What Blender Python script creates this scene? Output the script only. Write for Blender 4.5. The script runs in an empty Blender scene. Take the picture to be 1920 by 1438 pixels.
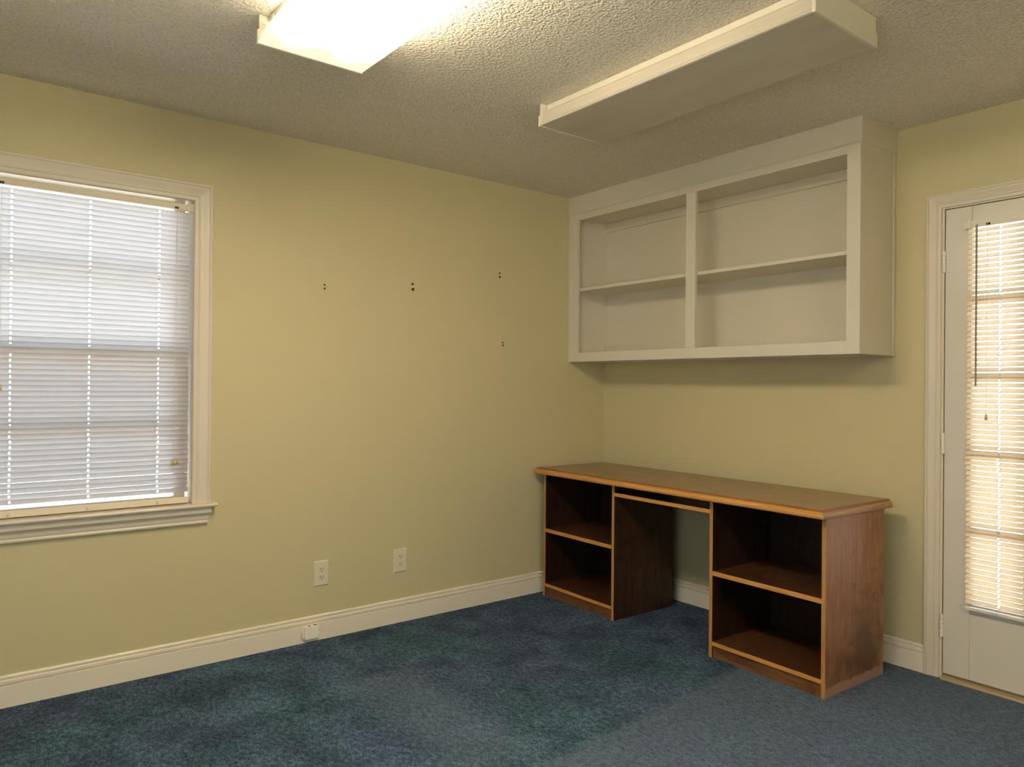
import bpy, bmesh, math, random
from mathutils import Vector, Matrix
random.seed(7)
S = bpy.context.scene
COL = S.collection

# ------------------------------------------------------------------ camera
F_PX = 1383.94
cam_d = bpy.data.cameras.new('camera')
cam = bpy.data.objects.new('camera', cam_d); COL.objects.link(cam)
cam_d.sensor_fit = 'HORIZONTAL'; cam_d.sensor_width = 36.0
cam_d.lens = 36.0 * F_PX / 1920.0
cam_d.clip_start = 0.05
yaw, pit, rol = 0.66509, 0.002441, 0.008739
fw = Vector((math.sin(yaw)*math.cos(pit), math.cos(yaw)*math.cos(pit), math.sin(pit)))
rt = Vector((math.cos(yaw), -math.sin(yaw), 0)); up = rt.cross(fw)
r2 = rt*math.cos(rol) + up*math.sin(rol); u2 = up*math.cos(rol) - rt*math.sin(rol)
M = Matrix.Identity(4)
for i in range(3):
    M[i][0] = r2[i]; M[i][1] = u2[i]; M[i][2] = -fw[i]
M[0][3], M[1][3], M[2][3] = -3.47374, -3.44746, 1.25853
cam.matrix_world = M
S.camera = cam

# ------------------------------------------------------------------ world, exposure, lights
S.view_settings.view_transform = 'Standard'
S.view_settings.look = 'None'
S.view_settings.gamma = 1.0
S.view_settings.use_curve_mapping = False
S.view_settings.exposure = 0.10
SKY = 4.6            # daylight outside
LAMP = 27.0          # lit fluorescent diffuser
LAMP_FILL = 26.0
# rear strength: unseen fixture added as fill behind the camera
w = bpy.data.worlds.new('sky'); S.world = w; w.use_nodes = True
nt = w.node_tree; nt.nodes.clear()
wo = nt.nodes.new('ShaderNodeOutputWorld'); wb = nt.nodes.new('ShaderNodeBackground')
wb.inputs['Color'].default_value = (0.66, 0.82, 1.0, 1); wb.inputs['Strength'].default_value = SKY
nt.links.new(wb.outputs[0], wo.inputs[0])
SUN = 33.0
sd = bpy.data.lights.new('sun', 'SUN'); sd.energy = SUN; sd.angle = math.radians(.6); sd.color = (1.0, .93, .82)
sun = bpy.data.objects.new('sun', sd); COL.objects.link(sun)
sun.rotation_euler = Vector((.45, .60, 1.05)).to_track_quat('Z', 'Y').to_euler()
S.cycles.max_bounces = 14; S.cycles.diffuse_bounces = 8; S.cycles.transparent_max_bounces = 16
S.cycles.transmission_bounces = 8; S.cycles.glossy_bounces = 4
S.cycles.sample_clamp_indirect = 6.0
S.cycles.caustics_reflective = False; S.cycles.caustics_refractive = False
S.cycles.use_denoising = True

# ------------------------------------------------------------------ materials
class Mat:
    def __init__(s, name):
        s.m = bpy.data.materials.new(name); s.m.use_nodes = True
        s.t = s.m.node_tree; s.t.nodes.clear()
        s.out = s.n('ShaderNodeOutputMaterial')
    def n(s, ty, **kw):
        nd = s.t.nodes.new(ty)
        for k, v in kw.items():
            if k in nd.inputs: nd.inputs[k].default_value = v
            else: setattr(nd, k, v)
        return nd
    def l(s, a, b): s.t.links.new(a, b)
    def coord(s, scale=(1, 1, 1)):
        tc = s.n('ShaderNodeTexCoord'); mp = s.n('ShaderNodeMapping'); mp.inputs['Scale'].default_value = scale
        s.l(tc.outputs['Object'], mp.inputs['Vector']); return mp.outputs[0]
    def noise(s, vec, scale, detail=3, rough=.55, dist=0.0):
        nd = s.n('ShaderNodeTexNoise'); nd.inputs['Scale'].default_value = scale
        nd.inputs['Detail'].default_value = detail; nd.inputs['Roughness'].default_value = rough
        nd.inputs['Distortion'].default_value = dist
        s.l(vec, nd.inputs['Vector']); return nd.outputs['Fac']
    def ramp(s, fac, stops):
        r = s.n('ShaderNodeValToRGB'); e = r.color_ramp.elements
        while len(e) < len(stops): e.new(0.5)
        for el, (p, c) in zip(e, stops):
            el.position = p; el.color = (c[0], c[1], c[2], 1) if not isinstance(c, (int, float)) else (c, c, c, 1)
        s.l(fac, r.inputs[0]); return r.outputs[0]
    def mix(s, fac, a, b, mode='MIX'):
        m = s.n('ShaderNodeMix', data_type='RGBA', blend_type=mode)
        for sock, v in ((m.inputs[0], fac), (m.inputs[6], a), (m.inputs[7], b)):
            if hasattr(v, 'links'): s.l(v, sock)
            elif isinstance(v, (int, float)): sock.default_value = v
            else: sock.default_value = (v[0], v[1], v[2], 1)
        return m.outputs[2]
    def math(s, op, a, b=0.0, c=0.0):
        m = s.n('ShaderNodeMath', operation=op)
        for i, v in enumerate((a, b, c)):
            if hasattr(v, 'links'): s.l(v, m.inputs[i])
            else: m.inputs[i].default_value = v
        return m.outputs[0]
    def bump(s, h, strength, dist):
        b = s.n('ShaderNodeBump'); b.inputs['Strength'].default_value = strength; b.inputs['Distance'].default_value = dist
        s.l(h, b.inputs['Height']); return b.outputs[0]
    def bsdf(s, color, rough=.5, normal=None, spec=.5, metallic=0.0, coat=0.0):
        p = s.n('ShaderNodeBsdfPrincipled')
        for key, v in (('Base Color', color), ('Roughness', rough)):
            if hasattr(v, 'links'): s.l(v, p.inputs[key])
            else: p.inputs[key].default_value = (v[0], v[1], v[2], 1) if key == 'Base Color' else v
        p.inputs['Specular IOR Level'].default_value = spec; p.inputs['Metallic'].default_value = metallic
        p.inputs['Coat Weight'].default_value = coat; p.inputs['Coat Roughness'].default_value = .15
        if normal is not None: s.l(normal, p.inputs['Normal'])
        s.l(p.outputs[0], s.out.inputs[0]); return p

def paint(name, col, rough=.45, var=.05, bump=.15, bscale=220, spec=.4):
    m = Mat(name); v = m.coord()
    n1 = m.noise(v, 1.7, 4); dark = tuple(c*(1-var) for c in col); lite = tuple(min(1, c*(1+var)) for c in col)
    c = m.mix(n1, dark, lite)
    m.bsdf(c, rough, m.bump(m.noise(v, bscale, 2), bump, .002), spec)
    return m.m

WALL = paint('wall_paint', (.615, .540, .320), .42, .03, .22, 170, .35)
TRIM = paint('trim_paint', (.71, .630, .505), .35, .025, .10, 90, .45)
BASEW = paint('baseboard_paint', (.86, .775, .635), .35, .02, .08, 90, .45)
HINGEW = paint('hinge_paint', (.84, .79, .69), .35, .02, .0, 90, .45)
CABW = paint('cabinet_paint', (.69, .63, .51), .28, .03, .16, 30, .5)
DOORP = paint('door_paint', (.69, .645, .565), .33, .03, .12, 60, .45)
IVORY = paint('ivory_plastic', (.74, .67, .49), .35, .01, .0, 50)
DARK = paint('dark_slot', (.012, .010, .008), .6, .0, .0)
METW = paint('white_enamel', (.74, .69, .55), .38, .02, .05, 40)

def mat_ceiling():
    m = Mat('popcorn_ceiling'); v = m.coord()
    a = m.noise(v, 75, 3, .6); b = m.noise(v, 190, 2, .5)
    vo = m.n('ShaderNodeTexVoronoi'); vo.inputs['Scale'].default_value = 95; m.l(v, vo.inputs['Vector'])
    h = m.math('ADD', m.math('MULTIPLY', a, 1.3), m.math('MULTIPLY', b, .5))
    h = m.math('SUBTRACT', h, m.math('MULTIPLY', vo.outputs['Distance'], .8))
    c = m.mix(m.ramp(h, [(.15, 0), (.75, 1)]), (.78, .72, .61), (.91, .855, .74))
    c = m.mix(m.noise(v, 1.3, 3), m.mix(1.0, c, (.93, .93, .95), 'MULTIPLY'), c)
    m.bsdf(c, .9, m.bump(h, .75, .0066), .1)
    return m.m
CEIL = mat_ceiling()

def mat_carpet():
    m = Mat('blue_carpet'); tc = m.n('ShaderNodeTexCoord'); v = tc.outputs['Object']
    mp = m.n('ShaderNodeMapping'); mp.inputs['Rotation'].default_value = (0, 0, math.radians(38)); mp.inputs['Scale'].default_value = (1.0, .62, 1)
    m.l(v, mp.inputs['Vector']); vs = mp.outputs[0]
    fine = m.noise(vs, 210, 3, .65, .4); mid = m.noise(vs, 60, 3, .6, .3); patch = m.noise(v, 4.6, 5, .62, .5); big = m.noise(v, 1.5, 3, .5, .6)
    g = m.math('ADD', m.math('MULTIPLY', fine, .62), m.math('MULTIPLY', mid, .38))
    base = m.ramp(g, [(.36, (0.016, 0.025, 0.050)), (.50, (0.072, 0.107, 0.185)), (.65, (0.179, 0.251, 0.388))])
    teal = m.ramp(g, [(.36, (0.013, 0.028, 0.040)), (.50, (0.065, 0.124, 0.175)), (.65, (0.168, 0.290, 0.365))])
    c = m.mix(m.ramp(big, [(.42, 0), (.60, 1)]), base, teal)
    c = m.mix(1.0, c, m.ramp(patch, [(.30, .50), (.50, .86), (.70, 1.22)]), 'MULTIPLY')
    # trodden lanes where the pile lies flat: soft-edged pale patches that belong to the carpet
    sx = m.n('ShaderNodeSeparateXYZ'); m.l(v, sx.inputs[0]); X, Y = sx.outputs[0], sx.outputs[1]
    wob = m.math('MULTIPLY', m.math('SUBTRACT', m.noise(v, 5, 3), .5), .22)
    yl = m.math('SUBTRACT', m.math('SUBTRACT', m.math('MULTIPLY', X, .09), 1.388), Y)
    l1 = m.ramp(m.math('ADD', yl, m.math('MULTIPLY', wob, .30)), [(0.0, 0), (.055, 1)])
    ax = m.math('SUBTRACT', m.math('ABSOLUTE', m.math('ADD', X, 1.97)), .15); ay = m.math('SUBTRACT', m.math('ABSOLUTE', m.math('ADD', Y, 1.03)), .44)
    dd = m.math('ADD', m.math('MAXIMUM', ax, ay), m.math('MULTIPLY', wob, .55))
    l2 = m.ramp(m.math('ADD', dd, .2), [(.14, 1), (.27, 0)])
    lanes = m.math('MAXIMUM', l1, m.math('MULTIPLY', l2, .70))
    flat = m.ramp(g, [(.36, (0.067, 0.094, 0.138)), (.50, (0.121, 0.163, 0.230)), (.65, (0.185, 0.244, 0.338))])
    c = m.mix(m.math('MULTIPLY', lanes, .72), c, flat)
    m.bsdf(c, .95, m.bump(g, .9, .012), .05)
    return m.m
CARPET = mat_carpet()

def mat_wood(name, dark, mid, lite, axis='z', rough=.38, stain=True, spec=.45, wear_and_patch=False):
    m = Mat(name)
    sc = {'z': (14, 14, 1.1), 'u': (1.1, 14, 14), 'v': (14, 1.1, 14)}[axis]
    v = m.coord(sc); vo = m.coord()
    a = m.noise(v, 3.2, 5, .62, 1.2); b = m.noise(v, 14, 3, .6)
    g = m.math('ADD', m.math('MULTIPLY', a, .72), m.math('MULTIPLY', b, .28))
    c = m.ramp(g, [(.32, dark), (.50, mid), (.68, lite)])
    if stain:
        st = m.noise(vo, 5.5, 4, .6, .8)
        c = m.mix(m.ramp(st, [(.52, 0), (.72, .75)]), c, tuple(x*.45 for x in dark))
    if wear_and_patch:      # rounded darker patch with a ragged edge, low on the panel
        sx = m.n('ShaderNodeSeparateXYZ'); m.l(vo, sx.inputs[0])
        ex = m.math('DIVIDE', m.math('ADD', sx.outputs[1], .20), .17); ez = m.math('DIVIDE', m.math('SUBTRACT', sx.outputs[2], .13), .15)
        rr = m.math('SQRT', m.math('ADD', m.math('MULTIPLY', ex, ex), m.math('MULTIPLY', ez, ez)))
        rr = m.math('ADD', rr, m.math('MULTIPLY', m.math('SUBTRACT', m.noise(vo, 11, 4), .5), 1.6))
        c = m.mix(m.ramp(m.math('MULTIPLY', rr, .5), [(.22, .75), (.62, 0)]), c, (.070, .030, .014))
    if wear_and_patch:      # pale scuffed veneer along the floor edge
        sx = m.n('ShaderNodeSeparateXYZ'); m.l(vo, sx.inputs[0])
        ed = m.math('SUBTRACT', m.math('ADD', .020, m.math('MULTIPLY', m.noise(vo, 22, 3), .05)), sx.outputs[2])
        c = m.mix(m.ramp(ed, [(.0, 0), (.006, .8)]), c, (.40, .26, .19))
    r = m.mix(m.noise(vo, 9, 3), (rough-.06,)*3, (rough+.10,)*3)
    m.bsdf(c, r, m.bump(b, .06, .001), spec)
    return m.m
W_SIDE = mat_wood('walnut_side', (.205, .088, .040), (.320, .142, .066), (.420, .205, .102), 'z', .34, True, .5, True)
W_IN_SHADE = mat_wood('walnut_inside_shaded', (.012, .0055, .0030), (.026, .011, .0055), (.050, .022, .011), 'z', .34, True, .45)  # wood colour pulled very dark to carry the deep shade inside the pedestals
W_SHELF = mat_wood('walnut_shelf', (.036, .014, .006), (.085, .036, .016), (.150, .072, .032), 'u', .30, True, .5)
W_EDGE = mat_wood('oak_edge', (.42, .195, .050), (.57, .275, .070), (.68, .355, .105), 'u', .36, False, .45)
W_EDGEV = mat_wood('oak_edge_upright', (.32, .160, .050), (.43, .215, .070), (.52, .275, .100), 'z', .36, False, .45)
W_EDGED = mat_wood('oak_edge_end', (.30, .165, .075), (.38, .215, .100), (.46, .265, .130), 'v', .36, False, .45)
W_KNEE_SHADE = mat_wood('walnut_kneehole_shaded', (.016, .0065, .0030), (.040, .017, .0075), (.075, .034, .016), 'z', .36, True, .45)  # kneehole shade put into the wood colour, a little lighter than inside
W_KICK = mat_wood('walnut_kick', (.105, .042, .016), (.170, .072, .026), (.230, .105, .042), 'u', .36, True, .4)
W_BEAD = mat_wood('oak_bead', (.19, .080, .022), (.28, .125, .034), (.36, .170, .052), 'u', .36, False, .4)
W_TOP = mat_wood('laminate_top', (.255, .164, .082), (.280, .181, .092), (.302, .197, .103), 'u', .30, False, .5)

def mat_slat(name, col, tcol, trans):
    m = Mat(name)
    d = m.n('ShaderNodeBsdfDiffuse'); d.inputs['Color'].default_value = (*col, 1)
    t = m.n('ShaderNodeBsdfTranslucent'); t.inputs['Color'].default_value = (*tcol, 1)
    g = m.n('ShaderNodeBsdfGlossy'); g.inputs['Roughness'].default_value = .35; g.inputs['Color'].default_value = (.9, .9, .9, 1)
    x = m.n('ShaderNodeMixShader'); x.inputs[0].default_value = trans; m.l(d.outputs[0], x.inputs[1]); m.l(t.outputs[0], x.inputs[2])
    y = m.n('ShaderNodeMixShader'); y.inputs[0].default_value = .03; m.l(x.outputs[0], y.inputs[1]); m.l(g.outputs[0], y.inputs[2])
    m.l(y.outputs[0], m.out.inputs[0]); return m.m
SLAT_W = mat_slat('white_vinyl_slat', (.75, .71, .68), (.70, .675, .735), .42)
SLAT_D = mat_slat('cream_vinyl_slat', (.80, .67, .50), (.82, .66, .48), .40)
VINYL = paint('blind_vinyl', (.74, .65, .50), .4, .01, .0)
VINYLW = paint('blind_vinyl_white', (.80, .74, .62), .4, .01, .0)
CORD = paint('cord', (.70, .68, .62), .8, .02, .0)
WAND = paint('clouded_wand', (.36, .28, .19), .25, .03, .0)
TASSEL = paint('tassel_plastic', (.62, .45, .20), .4, .02, .0)
BRASS = paint('threshold_metal', (.42, .34, .20), .35, .06, .0)
BROWN = paint('exterior_ground', (.58, .555, .50), .9, .06, .0)

def mat_glass():
    m = Mat('window_glass')
    t = m.n('ShaderNodeBsdfTransparent'); t.inputs['Color'].default_value = (.95, .97, .96, 1)
    g = m.n('ShaderNodeBsdfGlossy'); g.inputs['Roughness'].default_value = .02
    f = m.n('ShaderNodeFresnel'); f.inputs['IOR'].default_value = 1.45
    x = m.n('ShaderNodeMixShader'); m.l(f.outputs[0], x.inputs[0]); m.l(t.outputs[0], x.inputs[1]); m.l(g.outputs[0], x.inputs[2])
    m.l(x.outputs[0], m.out.inputs[0]); return m.m
GLASS = mat_glass()
def mat_screen():
    m = Mat('insect_screen_mesh')
    t = m.n('ShaderNodeBsdfTransparent'); d = m.n('ShaderNodeBsdfDiffuse'); d.inputs['Color'].default_value = (.34, .21, .12, 1)
    x = m.n('ShaderNodeMixShader'); x.inputs[0].default_value = .27; m.l(t.outputs[0], x.inputs[1]); m.l(d.outputs[0], x.inputs[2])
    m.l(x.outputs[0], m.out.inputs[0]); return m.m
SCREEN = mat_screen()

FIX_Y0, FIX_Y1 = -2.310, -1.078
def mat_lens_lit(name, full):
    m = Mat(name); tc = m.n('ShaderNodeTexCoord'); sx = m.n('ShaderNodeSeparateXYZ'); m.l(tc.outputs['Object'], sx.inputs[0])
    half = (FIX_Y1-FIX_Y0)/2
    d = m.math('SUBTRACT', half, m.math('ABSOLUTE', sx.outputs[1]))           # distance to the nearer end
    cs = m.math('COSINE', m.math('MULTIPLY', sx.outputs[0], 2*math.pi/.18))      # two tubes at x = +-0.09
    e = m.math('SUBTRACT', d, m.math('MULTIPLY', cs, .028))
    k = m.n('ShaderNodeMapRange'); k.interpolation_type = 'SMOOTHSTEP'
    k.inputs['From Min'].default_value = .03; k.inputs['From Max'].default_value = .20
    k.inputs['To Min'].default_value = 0.0; k.inputs['To Max'].default_value = 1.0
    m.l(e, k.inputs['Value'])
    em = m.n('ShaderNodeEmission'); em.inputs['Color'].default_value = (1.0, .845, .60, 1); m.l(m.math('ADD', m.math('MULTIPLY', m.math('POWER', k.outputs[0], 2.6), full), 1.1), em.inputs['Strength'])
    m.l(em.outputs[0], m.out.inputs[0]); return m.m
LENS_ON = mat_lens_lit('lit_diffuser', LAMP)
LENS_FILL = mat_lens_lit('fill_diffuser_rear', LAMP_FILL)
def mat_lens_off():
    m = Mat('dark_diffuser'); v = m.coord((1, .25, 1))
    c = m.mix(m.ramp(m.noise(v, 5, 4), [(.35, 0), (.7, 1)]), (.57, .51, .405), (.68, .62, .51))
    m.bsdf(c, .30, None, .5); return m.m
LENS_OFF = mat_lens_off()

# ------------------------------------------------------------------ mesh helpers
def box(bm, x0, x1, y0, y1, z0, z1):
    vs = [bm.verts.new((x, y, z)) for x in (x0, x1) for y in (y0, y1) for z in (z0, z1)]
    for f in ((0, 1, 3, 2), (4, 6, 7, 5), (0, 4, 5, 1), (2, 3, 7, 6), (0, 2, 6, 4), (1, 5, 7, 3)):
        bm.faces.new([vs[i] for i in f])
def tube(bm, a, b, r, n=6, r1=None):
    a, b = Vector(a), Vector(b); d = (b-a).normalized(); r1 = r if r1 is None else r1
    x = d.orthogonal().normalized(); y = d.cross(x)
    A, B = [], []
    for i in range(n):
        o = x*math.cos(2*math.pi*i/n) + y*math.sin(2*math.pi*i/n)
        A.append(bm.verts.new(a+o*r)); B.append(bm.verts.new(b+o*r1))
    for i in range(n):
        j = (i+1) % n; bm.faces.new((A[i], A[j], B[j], B[i]))
    bm.faces.new(A[::-1]); bm.faces.new(B)
def sweep(bm, rings, cap=True):
    R = [[bm.verts.new(p) for p in ring] for ring in rings]; n = len(R[0])
    for a, b in zip(R, R[1:]):
        for i in range(n):
            j = (i+1) % n; bm.faces.new((a[i], a[j], b[j], b[i]))
    if cap: bm.faces.new(R[0][::-1]); bm.faces.new(R[-1])
def obj(name, bm, mat, parent=None, bevel=0.0, smooth=False):
    bmesh.ops.recalc_face_normals(bm, faces=bm.faces[:])
    me = bpy.data.meshes.new(name); bm.to_mesh(me); bm.free()
    me.materials.append(mat)
    o = bpy.data.objects.new(name, me); COL.objects.link(o)
    if parent is not None: o.parent = parent
    if smooth:
        for p in me.polygons: p.use_smooth = True
    if bevel:
        b = o.modifiers.new('bevel', 'BEVEL'); b.width = bevel; b.segments = 2; b.limit_method = 'ANGLE'; b.angle_limit = math.radians(40)
    return o
def bx(name, mat, parent, *a, bevel=.0015):
    bm = bmesh.new(); box(bm, *a); return obj(name, bm, mat, parent, bevel)
def tag(o, label, cat, group=None):
    o['label'] = label; o['category'] = cat
    if group: o['group'] = group
    return o
def struct(o): o['kind'] = 'structure'; return o
def empty(name, loc=(0, 0, 0), rz=0.0):
    o = bpy.data.objects.new(name, None); COL.objects.link(o); o.location = loc; o.rotation_euler = (0, 0, rz); o.empty_display_size = .1
    return o

# ------------------------------------------------------------------ room shell
H = 2.44; X0, Y0 = -5.0, -5.0
WX0, WX1, WZ0, WZ1 = -3.637, -2.5705, .700, 2.062      # window opening
DY0, DY1, DZ1 = -2.898, -2.0745, 2.043                 # door opening (jamb inside faces)
PX0, PX1, PZ0, PZ1 = -4.5, -2.1, .85, 2.12              # unseen fill window added behind the camera
QX0, QX1, QZ0, QZ1 = -4.7, -3.1, .35, 2.12               # second unseen fill window, also added
JT = .012                                              # jamb board showing beside the casing
bm = bmesh.new(); box(bm, X0-.15, .15, Y0-.15, .15, -.12, 0.0); struct(obj('floor', bm, CARPET))
bm = bmesh.new(); box(bm, X0-.15, .15, Y0-.15, .15, H, H+.12); struct(obj('ceiling', bm, CEIL))
bm = bmesh.new()
for a in ((X0, WX0, 0, H), (WX1, .15, 0, H), (WX0, WX1, 0, WZ0), (WX0, WX1, WZ1, H)):
    box(bm, a[0], a[1], 0, .15, a[2], a[3])
struct(obj('wall_left', bm, WALL))
bm = bmesh.new()
for a in ((DY1+.02, 0, 0, H), (Y0, DY0-.02, 0, H), (DY0-.02, DY1+.02, DZ1+.02, H)):
    box(bm, 0, .15, a[0], a[1], a[2], a[3])
struct(obj('wall_right', bm, WALL))
bm = bmesh.new()
for a in ((Y0, PX0, 0, H), (PX1, .15, 0, H), (PX0, PX1, 0, PZ0), (PX0, PX1, PZ1, H)):
    box(bm, X0-.15, X0, a[0], a[1], a[2], a[3])
struct(obj('wall_back', bm, WALL))
bm = bmesh.new()
for a in ((X0-.15, QX0, 0, H), (QX1, .15, 0, H), (QX0, QX1, 0, QZ0), (QX0, QX1, QZ1, H)):
    box(bm, a[0], a[1], Y0-.15, Y0, a[2], a[3])
struct(obj('wall_front', bm, WALL))
bm = bmesh.new(); box(bm, -30, 30, -30, 30, -.60, -.45); struct(obj('ground', bm, BROWN))
bm = bmesh.new(); box(bm, X0-1.5, X0-.151, Y0-1.5, .15, H+.02, H+.12); box(bm, X0-.15, .15, Y0-1.5, Y0-.151, H+.02, H+.12); struct(obj('sky_block_eave', bm, TRIM))  # unseen overhang added to block high sky from the rear windows

BASE = [(0, 0), (.014, 0), (.014, .0840), (.0135, .0848), (.0060, .0856), (.0060, .0884), (.0118, .0894), (.0128, .0950), (.0122, .1030),
        (.0105, .1062), (.0035, .1070), (.0035, .1096), (.0088, .1106), (.0088, .1165), (.0060, .1205), (.0, .1217)]
bm = bmesh.new(); sweep(bm, [[(x, -d, z) for d, z in BASE] for x in (X0, 0)]); struct(obj('baseboard_left', bm, BASEW))
bm = bmesh.new(); sweep(bm, [[(-d, y, z) for d, z in BASE] for y in (-.014, -2.0035)]); struct(obj('baseboard_right', bm, BASEW))

# casing profile: (distance in from the outer edge, projection from the wall)
CAS = [(0, 0), (0, .016), (.003, .0185), (.010, .0185), (.013, .0150), (.0155, .0150), (.018, .0172), (.024, .0165), (.042, .0125),
       (.050, .0112), (.0525, .0135), (.057, .0135), (.060, .0110), (.068, .0105), (.0740, .0105), (.0770, .0085), (.0785, .0)]
def casing(parent, scale, to3d, o0, o1, zb, zt):
    P = [(a*scale, d) for a, d in CAS]
    bm = bmesh.new(); sweep(bm, [[to3d(o1-a, d, zb) for a, d in P], [to3d(o1-a, d, zt-a) for a, d in P]]); obj('casing', bm, TRIM, parent)
    bm = bmesh.new(); sweep(bm, [[to3d(o0+a, d, zb) for a, d in P], [to3d(o0+a, d, zt-a) for a, d in P]]); obj('casing', bm, TRIM, parent)
    bm = bmesh.new(); sweep(bm, [[to3d(o0+a, d, zt-a) for a, d in P], [to3d(o1-a, d, zt-a) for a, d in P]]); obj('head_casing', bm, TRIM, parent)

# ------------------------------------------------------------------ window
win = struct(empty('window_1', ((WX0+WX1)/2, 0, WZ0)))
WINM = (-(WX0+WX1)/2, 0, -WZ0)
def wloc(o): o.location = WINM; return o
n0 = len(bpy.data.objects)
casing(win, 1.0, lambda x, d, z: (x, -d, z), WX0-.0785, -2.4920, .722, 2.1405)
bm = bmesh.new()
box(bm, WX1-.001, WX1+.012, .0, .135, .722, WZ1+.0); box(bm, WX0-.012, WX0+.001, .0, .135, .722, WZ1)
box(bm, WX0-.012, WX1+.012, .0, .135, WZ1-.002, WZ1+.012)
obj('jamb', bm, TRIM, win, .001)
STO = [(.135, .697), (.135, .722), (-.044, .722), (-.0485, .7205), (-.051, .716), (-.050, .7105), (-.0465, .7075), (-.018, .7075), (-.018, .697)]
bm = bmesh.new(); sweep(bm, [[(x, y, z) for y, z in STO] for x in (WX0+.002, WX1-.002)])
STH = [(0, .7075), (0, .722), (-.044, .722), (-.0485, .7205), (-.051, .716), (-.050, .7105), (-.0465, .7075)]
sweep(bm, [[(x, y, z) for y, z in STH] for x in (WX1-.002, -2.4705)]); sweep(bm, [[(x, y, z) for y, z in STH] for x in (-3.737, WX0+.002)])
obj('stool', bm, TRIM, win)
APR = [(0, .6305), (-.010, .6305), (-.0165, .6335), (-.0175, .6400), (-.0150, .6450), (-.0148, .6480), (-.0172, .6495), (-.0185, .6560),
       (-.0200, .6650), (-.0255, .6740), (-.0320, .6800), (-.0330, .6840), (-.0330, .6960), (-.0330, .7075), (0, .7075)]
def apx(y, s): return (-2.4920 + (y+.0330)*-.55) if s > 0 else (-3.7155 + (y+.0330)*.55)
bm = bmesh.new(); sweep(bm, [[(apx(y, -1), y, z) for y, z in APR], [(apx(y, 1), y, z) for y, z in APR]]); obj('apron', bm, TRIM, win)
# double hung sashes
def sash(name, y0, y1, z0, z1, rail_lo, rail_hi, mun):
    bm = bmesh.new(); st = .045; xa, xb = WX0+.012, WX1-.012
    box(bm, xa, xa+st, y0, y1, z0, z1); box(bm, xb-st, xb, y0, y1, z0, z1)
    box(bm, xa+st, xb-st, y0, y1, z0, z0+rail_lo); box(bm, xa+st, xb-st, y0, y1, z1-rail_hi, z1)
    s = obj(name, bm, TRIM, win, .002)
    bm = bmesh.new(); box(bm, xa+st, xb-st, y0+.006, y1-.006, mun-.011, mun+.011); obj('muntin', bm, TRIM, s, .002)
    for a, b in ((z0+rail_lo, mun-.011), (mun+.011, z1-rail_hi)):
        bm = bmesh.new(); box(bm, xa+st, xb-st, (y0+y1)/2-.0015, (y0+y1)/2+.0015, a, b); obj('glass_pane', bm, GLASS, s)
sash('lower_sash', .058, .090, .7225, 1.405, .030, .036, 1.070)
sash('upper_sash', .092, .124, 1.368, WZ1-.003, .036, .020, 1.722)
bm = bmesh.new(); box(bm, WX0+.012, WX1-.012, .138, .139, .722, 1.385); obj('insect_screen', bm, SCREEN, win)
for o in win.children: o.location = WINM

pw = struct(empty('fill_window_2', (X0, (PX0+PX1)/2, PZ0)))  # added window out of view, lets fill daylight in from the back wall
bm = bmesh.new(); nP = 3
for k in range(nP+1):
    x = PX0+.03+(PX1-PX0-.06)*k/nP; box(bm, X0-.10, X0-.02, x-.03, x+.03, PZ0, PZ1)
for k in range(nP):
    xa = PX0+.06+(PX1-PX0-.06)*k/nP; xb = PX0+(PX1-PX0-.06)*(k+1)/nP
    box(bm, X0-.10, X0-.02, xa, xb, PZ0, PZ0+.06); box(bm, X0-.10, X0-.02, xa, xb, PZ1-.06, PZ1)
obj('fill_window_frame', bm, TRIM, pw, .002)
for k in range(nP):
    xa = PX0+.06+(PX1-PX0-.06)*k/nP; xb = PX0+(PX1-PX0-.06)*(k+1)/nP
    bm = bmesh.new(); box(bm, X0-.062, X0-.058, xa, xb, PZ0+.06, PZ1-.06); obj('glass_pane', bm, GLASS, pw)
for o in pw.children: o.location = (-X0, -(PX0+PX1)/2, -PZ0)

qw = struct(empty('fill_window_3', ((QX0+QX1)/2, Y0, QZ0)))  # another added opening, unseen, for daylight fill through the front wall
bm = bmesh.new()
for x in (QX0+.03, (QX0+QX1)/2, QX1-.03): box(bm, x-.03, x+.03, Y0-.10, Y0-.02, QZ0, QZ1)
for xa, xb in ((QX0+.06, (QX0+QX1)/2-.03), ((QX0+QX1)/2+.03, QX1-.06)):
    box(bm, xa, xb, Y0-.10, Y0-.02, QZ0, QZ0+.06); box(bm, xa, xb, Y0-.10, Y0-.02, QZ1-.06, QZ1)
obj('fill_window_frame', bm, TRIM, qw, .002)
for xa, xb in ((QX0+.06, (QX0+QX1)/2-.03), ((QX0+QX1)/2+.03, QX1-.06)):
    bm = bmesh.new(); box(bm, xa, xb, Y0-.062, Y0-.058, QZ0+.06, QZ1-.06); obj('glass_pane', bm, GLASS, qw)
for o in qw.children: o.location = (-(QX0+QX1)/2, -Y0, -QZ0)

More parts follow.
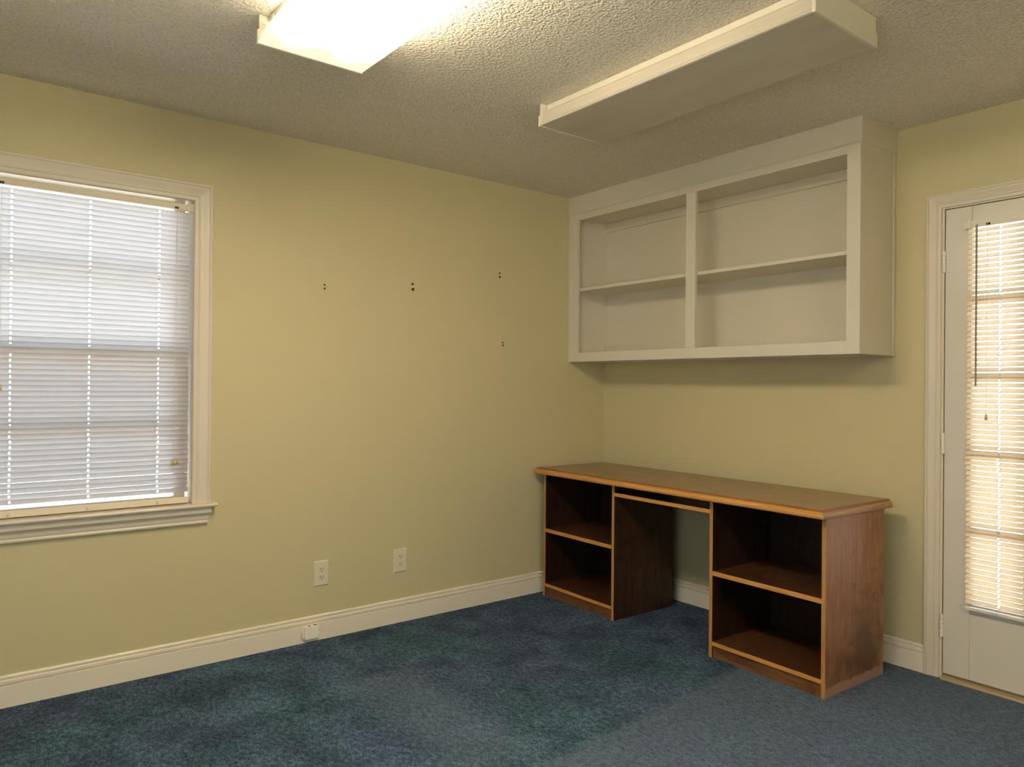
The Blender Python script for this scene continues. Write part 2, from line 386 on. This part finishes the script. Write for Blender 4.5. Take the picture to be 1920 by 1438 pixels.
# ------------------------------------------------------------------ venetian blinds
def slat_mesh(name, length, holes, c, tilt, mat, sag=.0022, flip=1):
    """curved slat along x, centred on x=0; room side is -y; cord holes are real gaps"""
    n = 4; pts = []
    for i in range(n+1):
        t = i/n*2-1; s_ = t*c/2; h = sag*(1-t*t)
        pts.append((s_, h))
    ca, sa = math.cos(tilt), math.sin(tilt)
    prof = [(s_*ca - h*sa, s_*sa + h*ca) for s_, h in pts]           # (y, z)
    xs = [-length/2]; hol = []
    for hx in sorted(holes):
        xs += [hx-.0035, hx+.0035]; hol.append(hx)
    xs.append(length/2)
    bm = bmesh.new()
    V = [[bm.verts.new((x, y, z)) for y, z in prof] for x in xs]
    for i in range(len(xs)-1):
        mid = (xs[i]+xs[i+1])/2
        ish = any(abs(mid-h) < .003 for h in hol)
        for j in range(n):
            if ish and j in (1, 2): continue
            bm.faces.new((V[i][j], V[i+1][j], V[i+1][j+1], V[i][j+1]))
    me = bpy.data.meshes.new(name); bm.to_mesh(me); bm.free()
    for p in me.polygons: p.use_smooth = True
    me.materials.append(mat); return me

def blind(root, length, z_head0, z_head1, z_first, z_last, pitch, tilt, ladders, slatmat, headmat, yb, rail, cords, wand, stagger=(), twist=0.0):
    """local frame: x along the blind (0 = middle), y towards the room is negative, z = world height minus root z"""
    bm = bmesh.new(); t = .0012; yd = .024
    box(bm, -length/2, length/2, yb-yd/2, yb-yd/2+t, z_head0, z_head1); box(bm, -length/2, length/2, yb+yd/2-t, yb+yd/2, z_head0, z_head1)
    box(bm, -length/2, length/2, yb-yd/2+t, yb+yd/2-t, z_head0, z_head0+t)
    h = obj('headrail', bm, headmat, root, .0006)
    for s in (-1, 1):
        bm = bmesh.new(); xa = s*(length/2-.002)
        box(bm, min(xa, xa+s*.010), max(xa, xa+s*.010), yb-.016, yb+.016, z_head0-.003, z_head1+.006)
        box(bm, min(xa-s*.016, xa), max(xa-s*.016, xa), yb-.0150, yb-.0128, z_head0-.002, z_head1+.004)
        obj('mounting_bracket', bm, headmat, root, .0008)
    hx = [c[0] for c in cords]
    for x in hx:
        bm = bmesh.new(); box(bm, x-.008, x+.008, yb-yd/2-.0008, yb-yd/2+.0006, z_head0+.002, z_head0+.011); obj('cord_lock', bm, DARK, h)
    me = slat_mesh('slat', length-.006, ladders, .025, tilt, slatmat)
    n = int(round((z_first-z_last)/pitch))
    for i in range(n+1):
        o = bpy.data.objects.new('slat', me); COL.objects.link(o); o.parent = root
        dx = random.uniform(-.0012, .0012); dz = random.uniform(-.0005, .0005)
        o.location = (dx, yb, z_first - i*(z_first-z_last)/n + dz)
        o.rotation_euler = (random.uniform(-.02, .02) + twist*(.5-i/n), random.uniform(-.0006, .0006), 0)
        if i in stagger: o.location.x += stagger[i]
    bm = bmesh.new(); a, b, tl = rail
    RP = [(-.012, -.006), (-.0105, -.009), (.0105, -.009), (.012, -.006), (.012, .006), (.0105, .009), (-.0105, .009), (-.012, .006)]
    ca, sa = math.cos(tl), math.sin(tl); zc = (a+b)/2; k = (b-a)/.024
    sweep(bm, [[(x, yb+(p*ca-q*sa)*k, zc+(p*sa+q*ca)*k) for p, q in RP] for x in (-length/2+.003, length/2-.003)])
    r = obj('bottom_rail', bm, headmat, root)
    for x in ladders:
        bm = bmesh.new(); tube(bm, (x-.003, yb-.0135, zc), (x-.003, yb-.0135, z_head0), .00045, 4); tube(bm, (x-.003, yb+.0135, zc), (x-.003, yb+.0135, z_head0), .00045, 4)
        tube(bm, (x+.001, yb, zc), (x+.001, yb, z_head0), .0007, 4)
        obj('ladder_cord', bm, CORD, root)
        bm = bmesh.new(); tube(bm, (x-.002, yb-.0125*k, zc+.001), (x-.002, yb-.0155*k, zc+.001), .006, 10, .004); obj('cord_plug', bm, headmat, r)
    for x, strands in cords:
        for (dx, zt_) in strands:
            bm = bmesh.new(); tube(bm, (x, yb-.0185, z_head0+.006), (x+dx, yb-.021, zt_+.014), .0007, 5)
            tube(bm, (x, yb-.012, z_head0+.006), (x, yb-.0185, z_head0+.006), .0007, 5)
            c = obj('pull_cord', bm, CORD, root)
            bm = bmesh.new(); tube(bm, (x+dx, yb-.021, zt_+.016), (x+dx, yb-.021, zt_+.011), .0028, 10); tube(bm, (x+dx, yb-.021, zt_+.0112), (x+dx, yb-.021, zt_-.009), .0036, 10, .0065)
            obj('tassel', bm, TASSEL, c, 0, True)
    if wand:
        x, zt_, zb_ = wand
        bm = bmesh.new(); tube(bm, (x, yb-.019, zt_), (x+.0006, yb-.021, zb_), .0042, 6); tube(bm, (x, yb-.012, zt_+.006), (x, yb-.020, zt_-.004), .0022, 6)
        obj('tilt_wand', bm, WAND, root)

BZ = .7235
vb = empty('venetian_blind', ((WX0+WX1)/2, 0, .7222))
tag(vb, 'white mini blind, slats shut, hanging inside the trimmed window frame above the sill', 'blind')
L1 = WX1-WX0-.014; cxw = (WX0+WX1)/2; bzz = .7222
blind(vb, L1, 2.0175-bzz, 2.0435-bzz, 1.9985-bzz, .7850-bzz, .0214, math.radians(-63), [x-cxw for x in (-2.7055, -2.9685, -3.2380, -3.5050)],
      SLAT_W, VINYL, .018, (.0020, .0300, math.radians(76)),
      [(-2.6395-cxw, [(-.011, .9040-bzz), (-.001, .9050-bzz), (.012, .9080-bzz)]), (-3.272-cxw, [(.001, 1.228-bzz)])], None)

# ------------------------------------------------------------------ door
door = struct(empty('door_1', (0, DY1, 0)))
DL = (0, -DY1, 0)
LX0, LX1 = -.002, .042
LYa, LYb = DY0+.004, DY1-.0045
bm = bmesh.new()
GY0, GY1, GZ0, GZ1 = LYa+.104, LYb-.104, .345, 1.955
box(bm, LX0, LX1, GY1, LYb, .024, DZ1-.004); box(bm, LX0, LX1, LYa, GY0, .024, DZ1-.004)
obj('stile', bm, DOORP, door, .0012)
bm = bmesh.new(); box(bm, LX0+.0005, LX1, GY0+.0006, GY1-.0006, GZ1, DZ1-.004); obj('top_rail', bm, DOORP, door, .0008)
bm = bmesh.new(); box(bm, LX0+.0005, LX1, GY0+.0006, GY1-.0006, .024, GZ0); obj('bottom_rail', bm, DOORP, door, .0008)
mz = (.655, .983, 1.312, 1.640)
for z in mz:
    bm = bmesh.new(); box(bm, .008, .034, GY0, GY1, z-.012, z+.012); obj('muntin', bm, DOORP, door, .002)
my = [GY0+(GY1-GY0)*k/3 for k in (1, 2)]
for y in my:
    bm = bmesh.new(); box(bm, .0085, .0335, y-.012, y+.012, GZ0, GZ1); obj('muntin', bm, DOORP, door, .002)
zs = [GZ0, *mz, GZ1]; ys = [GY0, *my, GY1]
for a, b in zip(zs, zs[1:]):
    for c, d in zip(ys, ys[1:]):
        bm = bmesh.new(); box(bm, .0195, .0225, c+.0, d-.0, a, b); obj('glass_pane', bm, GLASS, door)
for z0, z1 in ((1.7665, 1.859), (.977, 1.066), (.181, .278)):
    bm = bmesh.new(); n = 5; hh = (z1-z0)/n
    for i in range(n):
        tube(bm, (-.0075, DY1-.001, z0+i*hh+.0012), (-.0075, DY1-.001, z0+(i+1)*hh-.0012), .0080, 12)
    tube(bm, (-.0075, DY1-.001, z0-.001), (-.0075, DY1-.001, z1+.001), .0052, 10)
    hg = obj('hinge', bm, HINGEW, door, 0, False)
    bm = bmesh.new(); box(bm, -.0028, -.0015, DY1-.020, DY1-.003, z0+.001, z1-.001); obj('hinge_leaf', bm, DOORP, hg, .0003)
bm = bmesh.new(); tube(bm, (-.0028, -2.1515, .339), (-.008, -2.1515, .339), .0042, 10); tube(bm, (-.0028, -2.1515, .327), (-.008, -2.1515, .327), .0042, 10)
obj('hold_down_button', bm, DOORP, door)
for o in door.children: o.location = DL
dt = struct(empty('trim_1', (0, DY1, 0)))
casing(dt, .0620/.0785, lambda y, d, z: (-d, y, z), DY0-.0705, -2.0040, .0, 2.1100)
bm = bmesh.new()
box(bm, -.0015, .15, DY1, DY1+.02, 0, DZ1+.02); box(bm, -.0015, .15, DY0-.02, DY0, 0, DZ1+.02); box(bm, -.0015, .15, DY0, DY1, DZ1, DZ1+.02)
box(bm, .044, .060, DY1-.011, DY1, 0, DZ1); box(bm, .044, .060, DY0, DY0+.011, 0, DZ1); box(bm, .044, .060, DY0+.011, DY1-.011, DZ1-.011, DZ1)
obj('jamb', bm, TRIM, dt, .0008)
for o in dt.children: o.location = DL
TH = [(-.026, 0), (-.026, .004), (-.020, .0080), (.0, .0095), (.014, .0105), (.018, .0236), (.15, .0236), (.15, 0)]
bm = bmesh.new(); sweep(bm, [[(x, y, z) for x, z in TH] for y in (DY0+.001, DY1-.001)]); struct(obj('trim_2', bm, BRASS))

db = empty('venetian_blind', (0, (DY0+DY1)/2, .330), math.radians(-90))
tag(db, 'cream mini blind with open slats, wand and cord, mounted on the hinged glazed door', 'blind')
cyd = (DY0+DY1)/2
def dxl(y): return cyd - y           # local x of the rotated blind: -90 deg turns +x to -y
L2 = 2*dxl(-2.8015)+.0
L2 = 2*abs(dxl(-2.1735))
blind(db, L2, 1.9395-.33, 1.9680-.33, 1.9255-.33, .3640-.33, .0218, math.radians(44), [dxl(-2.2990), dxl(-2.4860), dxl(-2.6740)],
      SLAT_D, VINYLW, -.0255, (-.004, .0135, math.radians(0)), [(dxl(-2.2560), [(0.0, 1.1415-.33)])], (dxl(-2.2155), 1.9445-.33, 1.2730-.33),
      {44: -.0045, 45: -.003, 46: -.005}, math.radians(12))

# ------------------------------------------------------------------ wall cabinet
cab = tag(empty('wall_cabinet', (0, -.935, 1.4085)), 'white painted open-front wall cabinet with one shelf, built up to the ceiling above the desk', 'cabinet')
def cb(name, *a, bevel=.0012, mat=None):
    o = bx(name, mat or CABW, cab, *a, bevel=bevel); o.location = (0, .935, -1.4085); return o
FX0, FX1 = -.320, -.301          # face frame
cb('stile', FX0, FX1, -.0785, -.006, 1.4085, 2.325)
cb('stile', FX0, FX1, -.9800, -.9190, 1.465, 2.288)
cb('stile', FX0, FX1, -1.8610, -1.8000, 1.4085, 2.325)
cb('top_rail', FX0, FX1, -1.8000, -.0785, 2.288, 2.325)
cb('bottom_rail', FX0, FX1, -1.8000, -.0785, 1.4085, 1.465)
cb('side_panel', FX1, -.002, -.025, -.006, 1.410, 2.325)
cb('side_panel', FX1, -.002, -1.8600, -1.8410, 1.4090, 2.325)
cb('back_panel', -.012, -.002, -1.841, -.025, 1.4085, 2.325)
cb('bottom_panel', FX1, -.012, -1.841, -.025, 1.4430, 1.4640)
cb('top_panel', FX1, -.012, -1.841, -.025, 2.3130, 2.3280)
cb('shelf', -.2990, -.0125, -1.8405, -.0255, 1.8490, 1.8675)
cb('cleat', -.0310, -.0120, -1.8400, -.026, 1.4645, 1.5180)
cb('cleat', -.0310, -.0120, -1.8400, -.026, 2.2600, 2.3125)
cb('soffit', -.3280, -.001, -1.8705, -.001, 2.3300, 2.4395)
COV = [(.0042, 2.3305), (.0042, 2.3275), (.0085, 2.3220), (.0085, 2.3210), (.012, 2.3210), (.012, 2.3305)]     # bed moulding under the soffit
bm = bmesh.new(); sweep(bm, [[(-.3275+d, -.001, z) for d, z in COV], [(-.3275+d, -1.8700+d, z) for d, z in COV], [(-.001, -1.8700+d, z) for d, z in COV]])
o = obj('bed_moulding', bm, CABW, cab); o.location = (0, .935, -1.4085)
cb('scribe_strip', -.0230, -.001, -1.8675, -1.8605, 1.4085, 2.3270)
cb('scribe_strip', -.3255, -.3195, -.0220, -.0015, 1.4085, 2.3270)

# ------------------------------------------------------------------ desk
TH_D = .0290
desk = tag(empty('desk', (-.0692, -.0747, 0), -math.pi/2 - TH_D), 'brown wooden double-pedestal desk with open shelves pushed into the corner', 'desk')
# local: x runs along the desk from the corner, y is negative towards the room front
def dk(name, mat, u0, u1, v0, v1, z0, z1, bevel=.0012): return bx(name, mat, desk, u0, u1, -v1, -v0, z0, z1, bevel=bevel)
ZT = .768; U1 = 1.822; V1 = .536; PV0, PV1 = .043, .508; TB = ZT-.036
dk('desktop', W_TOP, 0, U1, 0, V1, TB+.004, ZT, .0006)
NOSE = [(-.001, TB), (.0175, TB), (.0205, TB+.004), (.0215, TB+.012), (.0190, TB+.020), (.0140, TB+.0245), (.0095, TB+.0260), (.0085, TB+.0270), (-.001, TB+.0270)]
BEAD = [(-.001, TB+.0272), (.0080, TB+.0272), (.0078, ZT-.0020), (.0058, ZT-.0002), (.0032, ZT-.0002), (.0024, ZT-.0040), (-.001, ZT-.0040)]
bm = bmesh.new(); sweep(bm, [[(0-p, -(V1+p), z) for p, z in NOSE], [(U1+p, -(V1+p), z) for p, z in NOSE]]); obj('edge_moulding', bm, W_EDGE, desk)
bm = bmesh.new(); sweep(bm, [[(-p, 0, z) for p, z in BEAD], [(-p, -(V1+p), z) for p, z in BEAD], [(U1+p, -(V1+p), z) for p, z in BEAD], [(U1+p, 0, z) for p, z in BEAD]]); obj('bead', bm, W_BEAD, desk)
bm = bmesh.new(); sweep(bm, [[(U1+p, -(V1+p), z) for p, z in NOSE], [(U1+p, 0, z) for p, z in NOSE]]); obj('edge_moulding', bm, W_EDGED, desk)
bm = bmesh.new(); sweep(bm, [[(-p, -(V1+p), z) for p, z in NOSE], [(-p, 0, z) for p, z in NOSE]]); obj('edge_moulding', bm, W_EDGED, desk)
def pedestal(a, b, outer):
    t = .018; e = .0025                       # panel thickness, edge banding
    for k, (x0, x1) in enumerate(((a, a+t), (b-t, b))):
        dk('side_panel', (outer if k == 1 else W_IN_SHADE), x0, x1, PV0, PV1-e, 0.0, TB)
        dk('edge_band', W_EDGEV, x0, x1, PV1-e+.0001, PV1, 0.0, TB, .0008)
    dk('back_panel', W_IN_SHADE, a+t, b-t, PV0+.004, PV0+.010, .01, TB, 0)
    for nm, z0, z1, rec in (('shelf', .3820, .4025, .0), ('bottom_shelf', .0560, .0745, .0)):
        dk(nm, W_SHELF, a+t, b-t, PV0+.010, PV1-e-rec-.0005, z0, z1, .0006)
        dk('edge_band', W_EDGE, a+t, b-t, PV1-e-rec-.0004, PV1-rec-.0005, z0, z1, .0006)
    dk('kick_plate', W_KICK, a+t, b-t, PV1-.026, PV1-.008, 0.0, .0560, .0006)
pedestal(.014, .614, W_KNEE_SHADE); pedestal(1.246, 1.827, W_SIDE)
dk('pencil_shelf', W_SHELF, .614, 1.246, .070, PV1-.003, .6680, .6865)
dk('edge_band', W_EDGE, .614, 1.246, PV1-.003, PV1, .6680, .6865, .0006)

# ------------------------------------------------------------------ fluorescent fixtures
def fixture(x, lens_mat, label, yc=(FIX_Y0+FIX_Y1)/2):
    L = FIX_Y1-FIX_Y0
    r = tag(empty('ceiling_light', (x, yc, H-.001)), label, 'ceiling light')
    W2 = .1835; zb = -.0945+.001
    bm = bmesh.new(); box(bm, -.149, .149, -L/2+.012, L/2-.012, -.026, 0); obj('housing', bm, METW, r, .002)
    # wraparound lens: flat bottom, stepped prismatic sides (an open U with thickness)
    side = [(.1560, -.0270), (.1600, -.0330), (.1615, -.0450), (.1655, -.0465), (.1670, -.0560), (.1710, -.0575), (.1725, -.0680), (.1760, -.0695), (.1775, -.0800), (W2-.002, -.0860), (W2-.001, -.0915), (W2-.006, zb)]
    out = [(-a, b) for a, b in side] + [(a, b) for a, b in reversed(side)]
    inn = [(a*(1-.016), b+.0028 if b < -.05 else b) for a, b in reversed(out)]
    bm = bmesh.new(); prof = out+inn; n = len(prof)
    A = [bm.verts.new((a, -L/2+.010, b)) for a, b in prof]; B = [bm.verts.new((a, L/2-.010, b)) for a, b in prof]
    for i in range(n):
        j = (i+1) % n; bm.faces.new((A[i], A[j], B[j], B[i]))
    obj('diffuser', bm, lens_mat, r)
    for s in (-1, 1):
        P = [(-.1790, 0), (-.1790, -.0480), (-W2-.001, -.0500), (-W2-.001, -.0960), (W2+.001, -.0960), (W2+.001, -.0500), (.1790, -.0480), (.1790, 0)]
        y0, y1 = sorted((s*(L/2-.010), s*(L/2)))
        bm = bmesh.new(); sweep(bm, [[(a, y0, b) for a, b in P], [(a, y1, b) for a, b in P]])
        yy = sorted((s*(L/2), s*(L/2+.0022))); box(bm, -W2-.001, W2+.001, yy[0], yy[1], -.0960, -.0500)
        obj('end_plate', bm, METW if lens_mat is LENS_OFF or s < 0 else ENDLIT, r, .001)
    for s in (-1, 1):
        bm = bmesh.new(); box(bm, min(s*.149, s*.152), max(s*.149, s*.152), L/2-.055, L/2-.030, -.024, -.004); obj('latch', bm, METW, r, .0008)
    return r
ENDLIT = METW
fixture(-2.4835, LENS_ON, 'lit fluorescent ceiling light glowing white, on the window side of the ceiling')
fixture(-2.4835, LENS_FILL, 'unseen lit ceiling light added as fill behind the viewer, out of the frame', -4.05)  # fill fixture out of view, put in to brighten the room
fixture(-1.3005, LENS_OFF, 'unlit fluorescent ceiling light with grey diffuser, hanging nearest the white wall cabinet')

# ------------------------------------------------------------------ outlets, jack, hooks on the left wall
def outlet(x, z, label):
    r = tag(empty('wall_outlet', (x, 0, z)), label, 'outlet')
    w2, h2 = .0390, .0620
    PR = [(w2, 0), (w2, .0020), (w2-.004, .0055), (w2-.008, .0062)]
    bm = bmesh.new()
    rings = [[(sx*(a), -d, sz*(a-w2+h2)) for sx, sz in ((-1, -1), (1, -1), (1, 1), (-1, 1))] for a, d in PR]
    sweep(bm, rings); obj('cover_plate', bm, IVORY, r, .0006)
    for s in (-1, 1):
        bm = bmesh.new(); N = 20; ring = []
        for i in range(N):
            t = 2*math.pi*i/N; ring.append((.0172*math.cos(t), max(-.0135, min(.0135, .0172*math.sin(t)))))
        sweep(bm, [[(px, -.0062, s*.0195+pz) for px, pz in ring], [(px*.97, -.0082, s*.0195+pz*.97) for px, pz in ring]])
        rc = obj('receptacle', bm, IVORY, r)
        for dx, hh in ((-.0064, .0050), (.0064, .0040)):
            bm = bmesh.new(); box(bm, dx-.0013, dx+.0013, -.0085, -.0081, s*.0195+.0035-hh, s*.0195+.0035+hh); obj('slot', bm, DARK, rc)
        bm = bmesh.new(); tube(bm, (0, -.0081, s*.0195-.0075), (0, -.0085, s*.0195-.0075), .0028, 10); obj('slot', bm, DARK, rc)
    bm = bmesh.new(); tube(bm, (0, -.0062, 0), (0, -.0074, 0), .0030, 10); obj('screw', bm, VINYL, r)
outlet(-1.9575, .3235, 'ivory duplex outlet on the left wall, nearer the window, above the phone jack')
outlet(-1.5150, .3252, 'ivory duplex outlet on the left wall, nearer the desk')

JACK = paint('jack_plastic', (.93, .88, .78), .4, .01, .0)
jk = tag(empty('phone_jack', (-2.020, -.014, .022)), 'small ivory surface phone jack box on the baseboard just above the carpet', 'phone jack')
bm = bmesh.new(); box(bm, -.0350, .0350, -.0310, -.0005, 0, .0620); obj('housing', bm, JACK, jk, .003)
bm = bmesh.new(); box(bm, -.0390, .0390, -.0100, 0, .002, .0590); obj('base_plate', bm, JACK, jk, .0015)
for dx, wd in ((-.010, .0045), (.019, .0075)):
    bm = bmesh.new(); box(bm, dx-wd, dx+wd, -.0255, -.0120, .0616, .0624); obj('port', bm, DARK, jk)
bm = bmesh.new(); box(bm, -.0460, -.0385, -.0120, -.0010, .010, .034); obj('side_tab', bm, TRIM, jk, .002)

HOOKM = paint('hook_metal', (.055, .040, .020), .4, .1, .0)
def hook(x, z, s, label):
    r = tag(empty('picture_hook', (x, 0, z)), label, 'picture hook')
    bm = bmesh.new(); box(bm, -.0022*s, .0022*s, -.0016, -.0002, -.010*s, .010*s); obj('strap', bm, VINYL, r, .0003)
    bm = bmesh.new(); tube(bm, (0, -.0003, .0085*s), (0, -.0060, .0095*s), .0042*s, 10); obj('nail_head', bm, HOOKM, r)
    bm = bmesh.new(); tube(bm, (0, -.001, -.0085*s), (0, -.0075*s, -.0110*s), .0040*s, 8); tube(bm, (0, -.0070*s, -.0115*s), (0, -.0085*s, -.0050*s), .0034*s, 8); obj('hook_tip', bm, HOOKM, r)
hook(-1.9553, 1.7381, .95, 'tiny dark picture hook on the left wall, nearest the window')
hook(-1.4556, 1.7828, 1.5, 'largest dark picture hook, in the middle of the bare left wall')
hook(-.8722, 1.9020, 1.15, 'tiny dark picture hook near the cabinet, the upper of the two there')
hook(-.8442, 1.5005, .95, 'tiny dark picture hook near the cabinet, the lower of the two there')
